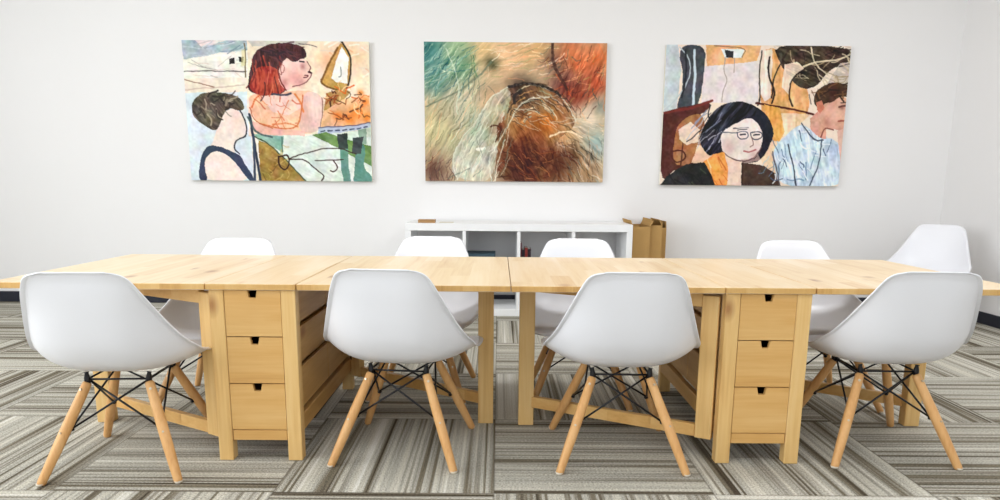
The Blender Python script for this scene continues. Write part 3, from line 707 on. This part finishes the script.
def painting_three():
    c = Canvas((236, 218, 200), 8); q = sh3; D = (34, 30, 34)
    c.poly(q([(20, 40), (66, 40), (80, 120), (62, 238), (14, 250)]), (196, 204, 206), 18)
    c.poly(q([(150, 44), (320, 44), (300, 112), (160, 130)]), (234, 180, 130), 26); c.poly(q([(146, 108), (316, 90), (312, 220), (140, 216)]), (226, 214, 214), 14)
    c.poly(q([(62, 44), (152, 44), (150, 116), (134, 226), (88, 236), (56, 246), (92, 150)]), (74, 78, 84), 20)
    c.line(q([(118, 60), (122, 140), (114, 226)]), (200, 214, 222), 8); c.line(q([(72, 50), (108, 90), (104, 150), (60, 210), (30, 236)]), (186, 196, 200), 4); c.line(q([(90, 60), (96, 130), (80, 200)]), (40, 44, 50), 6)
    c.poly(q([(196, 56), (268, 56), (262, 80), (210, 82)]), (228, 232, 230), 12); c.poly(q([(208, 58), (234, 62), (236, 82), (214, 80)]), (52, 54, 58), 12)
    c.line(q([(176, 48), (276, 52), (262, 78)]), (150, 110, 80), 3); c.line(q([(212, 80), (206, 120), (222, 150), (206, 176), (202, 214)]), (176, 158, 150), 3); c.line(q([(240, 82), (238, 126)]), (176, 158, 150), 3)
    c.poly(q([(310, 60), (370, 50), (420, 110), (462, 160), (470, 250), (380, 330), (330, 300), (320, 216)]), (232, 176, 120), 30)
    c.poly(q([(318, 60), (352, 56), (356, 110), (346, 200), (330, 212), (316, 180)]), (240, 222, 206), 14)
    c.poly(q([(352, 42), (600, 42), (600, 112), (560, 100), (522, 120), (486, 168), (436, 172), (400, 130), (372, 88)]), (70, 56, 44), 26)
    c.poly(q([(560, 96), (600, 92), (600, 160), (520, 156)]), (206, 190, 178), 14)
    c.strokes(34, (400, 0, 600, 110), [(206, 190, 160), (170, 150, 120), (44, 34, 30)], .5, .8, 70, 3.2, .8, 1, .5)
    c.line(q([(420, 120), (480, 90), (560, 84), (593, 70)]), (214, 200, 172), 5); c.line(q([(470, 50), (480, 90), (520, 130)]), (214, 200, 172), 4); c.line(q([(400, 60), (380, 100), (360, 140), (350, 200)]), (58, 42, 34), 5)
    c.line(q([(322, 60), (312, 130), (320, 200), (312, 222)]), (54, 42, 38), 4); c.line(q([(346, 80), (340, 130), (362, 180), (352, 216)]), (48, 36, 32), 6)
    c.poly(q([(392, 100), (430, 92), (452, 112), (420, 140), (404, 190), (384, 170)]), (238, 212, 190), 14); c.line(q([(452, 112), (416, 140), (404, 190), (416, 226)]), (60, 40, 30), 5)
    c.line(q([(306, 216), (420, 236), (480, 250)]), (84, 34, 26), 6); c.poly(q([(380, 246), (470, 250), (420, 300), (400, 330), (372, 300)]), (238, 206, 172), 22)
    c.poly(q([(330, 220), (380, 232), (392, 300), (366, 350), (344, 300)]), (232, 170, 96), 26)
    c.streak(c.inside(q([(310, 60), (370, 50), (420, 110), (462, 160), (470, 250), (380, 330), (330, 300), (320, 216)])), 1.5, 26, (.8, 1, 1.1), 12, 70, 34); c.streak(c.inside(q([(352, 42), (600, 42), (600, 112), (486, 168), (400, 130)])), .4, 40, (1, .9, .8), 7, 50, 35)
    # left dark table and pot
    c.poly(q([(12, 246), (60, 236), (172, 208), (158, 244), (132, 250), (128, 300), (150, 400), (60, 420), (16, 470)]), (92, 48, 42), 20); c.line(q([(30, 246), (100, 236), (172, 210)]), (120, 52, 44), 8)
    c.poly(q([(66, 286), (110, 250), (150, 254), (148, 330), (120, 400), (60, 416), (54, 340)]), (170, 118, 78), 34)
    c.poly(q([(70, 300), (106, 276), (134, 300), (132, 336), (96, 346), (72, 326)]), (228, 206, 184), 20); c.line(q([(50, 366), (84, 360), (96, 384), (70, 404), (52, 388), (50, 366)]), (84, 40, 30), 5); c.line(q([(84, 340), (80, 410)]), (84, 46, 34), 4)
    c.poly(q([(128, 346), (178, 350), (160, 404), (110, 400)]), (234, 200, 170), 20)
    c.poly(q([(340, 330), (380, 330), (372, 440), (330, 412), (318, 380)]), (234, 204, 170), 20)
    # woman
    c.poly(q([(132, 338), (146, 286), (176, 238), (228, 212), (290, 216), (338, 246), (364, 300), (346, 350), (322, 384), (300, 400), (240, 400), (190, 372), (160, 380)]), (34, 34, 46), 14)
    c.streak(c.inside(q([(132, 338), (146, 286), (176, 238), (228, 212), (290, 216), (320, 250), (230, 280), (200, 310), (190, 372), (160, 380)])), 2.2, 60, (1, 1, 1.1), 8, 60, 31)
    c.strokes(22, (120, 180, 230, 300), [(20, 20, 30), (150, 156, 176), (60, 60, 78), (190, 190, 200), (24, 22, 30)], 2.2, .3, 70, 3.2, .7, 2, .3)
    fm = c.poly(q([(196, 322), (206, 300), (250, 276), (286, 258), (312, 276), (328, 310), (322, 350), (302, 386), (262, 396), (224, 386), (204, 366)]), (234, 218, 210), 14)
    c.poly(q([(260, 388), (300, 386), (312, 372), (318, 388), (270, 404)]), (206, 176, 164), 10, .7)
    c.poly(q([(210, 368), (236, 388), (264, 394), (266, 472), (216, 472)]), (232, 204, 186), 16); c.line(q([(204, 366), (240, 392), (290, 394), (322, 352)]), (96, 66, 66), 3.5)
    for cx in (266, 308):
        c.line(q([(cx - 18, 306), (cx + 14, 302), (cx + 18, 320), (cx - 2, 330), (cx - 16, 322)]), (70, 70, 84), 3, 1, True); c.line(q([(cx - 8, 314), (cx + 8, 312)]), (44, 40, 50), 5)
    c.line(q([(196, 306), (248, 308)]), (84, 84, 96), 3); c.line(q([(238, 294), (282, 290)]), (60, 52, 60), 3.5); c.line(q([(292, 318), (300, 344), (288, 350)]), (150, 110, 104), 3); c.line(q([(268, 362), (284, 366), (304, 358)]), (176, 96, 96), 4); c.blob(*q([(226, 352)])[0], 18, (206, 170, 160), .6, 1.5, fm); c.blob(*q([(300, 376)])[0], 16, (196, 150, 140), .5, 1, fm); c.blob(*q([(268, 290)])[0], 22, (246, 236, 230), .7, .7, fm); c.line(q([(250, 298), (278, 296)]), (60, 48, 54), 3)
    c.poly(q([(146, 396), (176, 374), (212, 368), (222, 420), (218, 472), (168, 472)]), (236, 158, 84), 30); c.strokes(12, (150, 350, 215, 430), [(206, 110, 50), (248, 210, 160)], 1.3, .4, 40, 3.5, .7, 3)
    c.poly(q([(14, 474), (36, 444), (96, 404), (150, 398), (172, 436), (184, 474)]), (44, 44, 44), 16); c.poly(q([(262, 398), (330, 406), (366, 432), (384, 474), (262, 474)]), (78, 58, 50), 20)
    c.strokes(14, (30, 385, 150, 440), [(70, 74, 62), (30, 30, 32)], .9, .4, 50, 4, .6, 4); c.line(q([(266, 398), (266, 472)]), (60, 40, 34), 4)
    # man
    c.poly(q([(470, 262), (496, 236), (520, 286), (516, 330), (474, 320)]), (214, 160, 140), 18)
    c.poly(q([(492, 238), (504, 214), (528, 212), (560, 192), (590, 206), (590, 300), (560, 298), (536, 292), (512, 290), (494, 262)]), (220, 170, 150), 18)
    c.poly(q([(478, 206), (488, 174), (528, 152), (592, 156), (592, 200), (562, 192), (534, 214), (512, 214), (500, 240), (486, 226)]), (78, 54, 40), 22); c.strokes(14, (470, 112, 600, 160), [(50, 34, 28), (120, 84, 56)], .4, .6, 36, 4, .6, 5)
    c.poly(q([(488, 214), (504, 206), (512, 230), (500, 248), (490, 236)]), (206, 130, 110), 12)
    c.line(q([(556, 226), (580, 222)]), (80, 40, 36), 6); c.line(q([(562, 214), (584, 212)]), (60, 34, 28), 3); c.line(q([(556, 270), (576, 268)]), (150, 70, 60), 5); c.line(q([(540, 296), (512, 288), (500, 326)]), (130, 70, 60), 4)
    c.poly(q([(356, 362), (374, 332), (402, 306), (444, 276), (480, 300), (504, 326), (534, 318), (560, 340), (590, 350), (590, 474), (378, 474), (360, 410)]), (200, 216, 228), 20)
    c.poly(q([(552, 300), (590, 280), (590, 474), (566, 474), (560, 380)]), (226, 186, 170), 14)
    c.streak(c.inside(q([(356, 362), (402, 306), (444, 276), (504, 326), (590, 350), (590, 474), (378, 474), (360, 410)])), 1.25, 40, (1, .85, .7), 10, 50, 33); c.blob(*q([(545, 250)])[0], 20, (236, 190, 172), .6); c.blob(*q([(520, 276)])[0], 14, (180, 116, 100), .6); c.blob(*q([(566, 228)])[0], 8, (130, 76, 66), .6)
    c.strokes(40, (350, 260, 570, 430), [(110, 140, 170), (236, 240, 244), (80, 100, 130), (176, 200, 216)], 1.3, .6, 50, 3, .7, 6, .4)
    c.line(q([(402, 340), (420, 400), (430, 470)]), (50, 60, 80), 4); c.line(q([(504, 326), (500, 400), (470, 470)]), (70, 84, 106), 4); c.line(q([(444, 278), (484, 330), (508, 326)]), (70, 80, 100), 4); c.line(q([(356, 362), (380, 474)]), (90, 84, 90), 4)
    return c.done()

def paint_material(name):
    t = NT(name, 0.6, 0.25)
    a = t.n('ShaderNodeVertexColor', layer_name='paint'); t.color(a.outputs['Color'])
    x, y, z, o = t.objxyz(); t.bump(t.noise(o, 60, 3), 0.15, 0.002)
    return t.m

def painting(x0, x1, z0, z1, arr, lab, mname):
    o = empty('painting', ((x0 + x1) / 2, WY - 0.001, (z0 + z1) / 2)); tag(o, lab, 'painting', 'three canvases on the back wall')
    w, h = (x1 - x0) / 2, (z1 - z0) / 2
    B('stretched_canvas', (-w, w, -.0395, 0, -h, h), M['canvas'], o, .0015)
    X, Z = np.meshgrid(np.linspace(-w + .001, w - .001, GW + 1), np.linspace(h - .001, -h + .001, GH + 1))
    co = np.stack([X, np.full_like(X, -.0415), Z], -1).reshape(-1, 3)
    i = np.arange(GH * (GW + 1)).reshape(GH, GW + 1)[:, :-1].ravel()
    F = np.stack([i, i + GW + 1, i + GW + 2, i + 1], -1)
    me = bpy.data.meshes.new('painted_surface'); me.from_pydata(co.tolist(), [], F.tolist())
    at = me.color_attributes.new('paint', 'FLOAT_COLOR', 'POINT')
    rgba = np.ones((len(co), 4), np.float32); rgba[:, :3] = arr.reshape(-1, 3); at.data.foreach_set('color', rgba.ravel())
    me.materials.append(paint_material(mname)); s = bpy.data.objects.new('painted_surface', me); COL.objects.link(s); s.parent = o
    return o
painting(-2.847, -1.202, 1.140, 2.351, painting_one(), 'leftmost canvas painting, woman with red bob above a dark-haired person in a tank top', 'oil_paint_portrait_pair')
painting(-0.719, 0.897, 1.150, 2.356, painting_two(), 'middle canvas painting, abstract veiled figure in teal, orange and brown', 'oil_paint_veil')
painting(1.418, 3.050, 1.132, 2.349, painting_three(), 'rightmost canvas painting, dark-haired woman with glasses and man in pale blue shirt', 'oil_paint_seated_pair')


# ------------------------------------------------------------------ light
def area(name, loc, rot, sx, sy, power, col):
    l = bpy.data.lights.new(name, 'AREA'); l.shape = 'RECTANGLE'; l.size = sx; l.size_y = sy; l.energy = power; l.color = col
    o = bpy.data.objects.new(name, l); COL.objects.link(o); o.location = loc; o.rotation_euler = rot; return o
area('window_light_left', (LX - 0.12, -2.1, 2.15), (0, R(-90), 0), 2.3, 5.4, 222, (0.93, 0.97, 1.0))
area('window_light_front', (-0.8, FY - 0.12, 2.15), (R(90), 0, 0), 7.8, 2.2, 22, (0.90, 0.96, 1.0))
for i, (x, y) in enumerate(((-3.2, 0.7), (0.0, 0.7), (2.8, 0.7), (-3.2, -2.0), (0, -2.0), (2.6, -2.0))):
    area('ceiling_fill', (x, y, H - 0.03), (0, 0, 0), 1.3, 0.5, (27 if y > 0 else 13) * (1.35 if x > 2 else 1), (0.96, 0.975, 1.0)).data.spread = R(175)  # unseen fill lamps added to brighten the room, stronger towards the right wall
w = bpy.data.worlds.new('sky'); scene.world = w; w.use_nodes = True
w.node_tree.nodes['Background'].inputs[0].default_value = (0.85, 0.92, 1.0, 1); w.node_tree.nodes['Background'].inputs[1].default_value = 1.5

# ------------------------------------------------------------------ camera
f_px, cy_px = 690.2, 311.34
p, yw, ro = 0.18329, 0.00351, 0.00812
cp, sp_ = math.cos(p), math.sin(p)
fw = Vector((math.sin(yw) * cp, math.cos(yw) * cp, -sp_)); rt = Vector((math.cos(yw), -math.sin(yw), 0)); up = rt.cross(fw)
r2 = math.cos(ro) * rt + math.sin(ro) * up; u2 = -math.sin(ro) * rt + math.cos(ro) * up
cd = bpy.data.cameras.new('camera'); cam = bpy.data.objects.new('camera', cd); COL.objects.link(cam)
m = Matrix.Identity(4)
for i in range(3): m[i][0] = r2[i]; m[i][1] = u2[i]; m[i][2] = -fw[i]
m[0][3], m[1][3], m[2][3] = -0.0515, -2.6814, 1.1345
cam.matrix_world = m
cd.sensor_width = 36; cd.lens = f_px / 1000 * 36; cd.shift_y = (cy_px - 250) / 1000; cd.clip_start = 0.05
scene.camera = cam

scene.view_settings.view_transform = 'Standard'; scene.view_settings.look = 'None'
scene.view_settings.gamma = 1; scene.view_settings.use_curve_mapping = False
scene.view_settings.exposure = 0.1
scene.cycles.use_denoising = True
scene.cycles.max_bounces = 8; scene.cycles.diffuse_bounces = 4
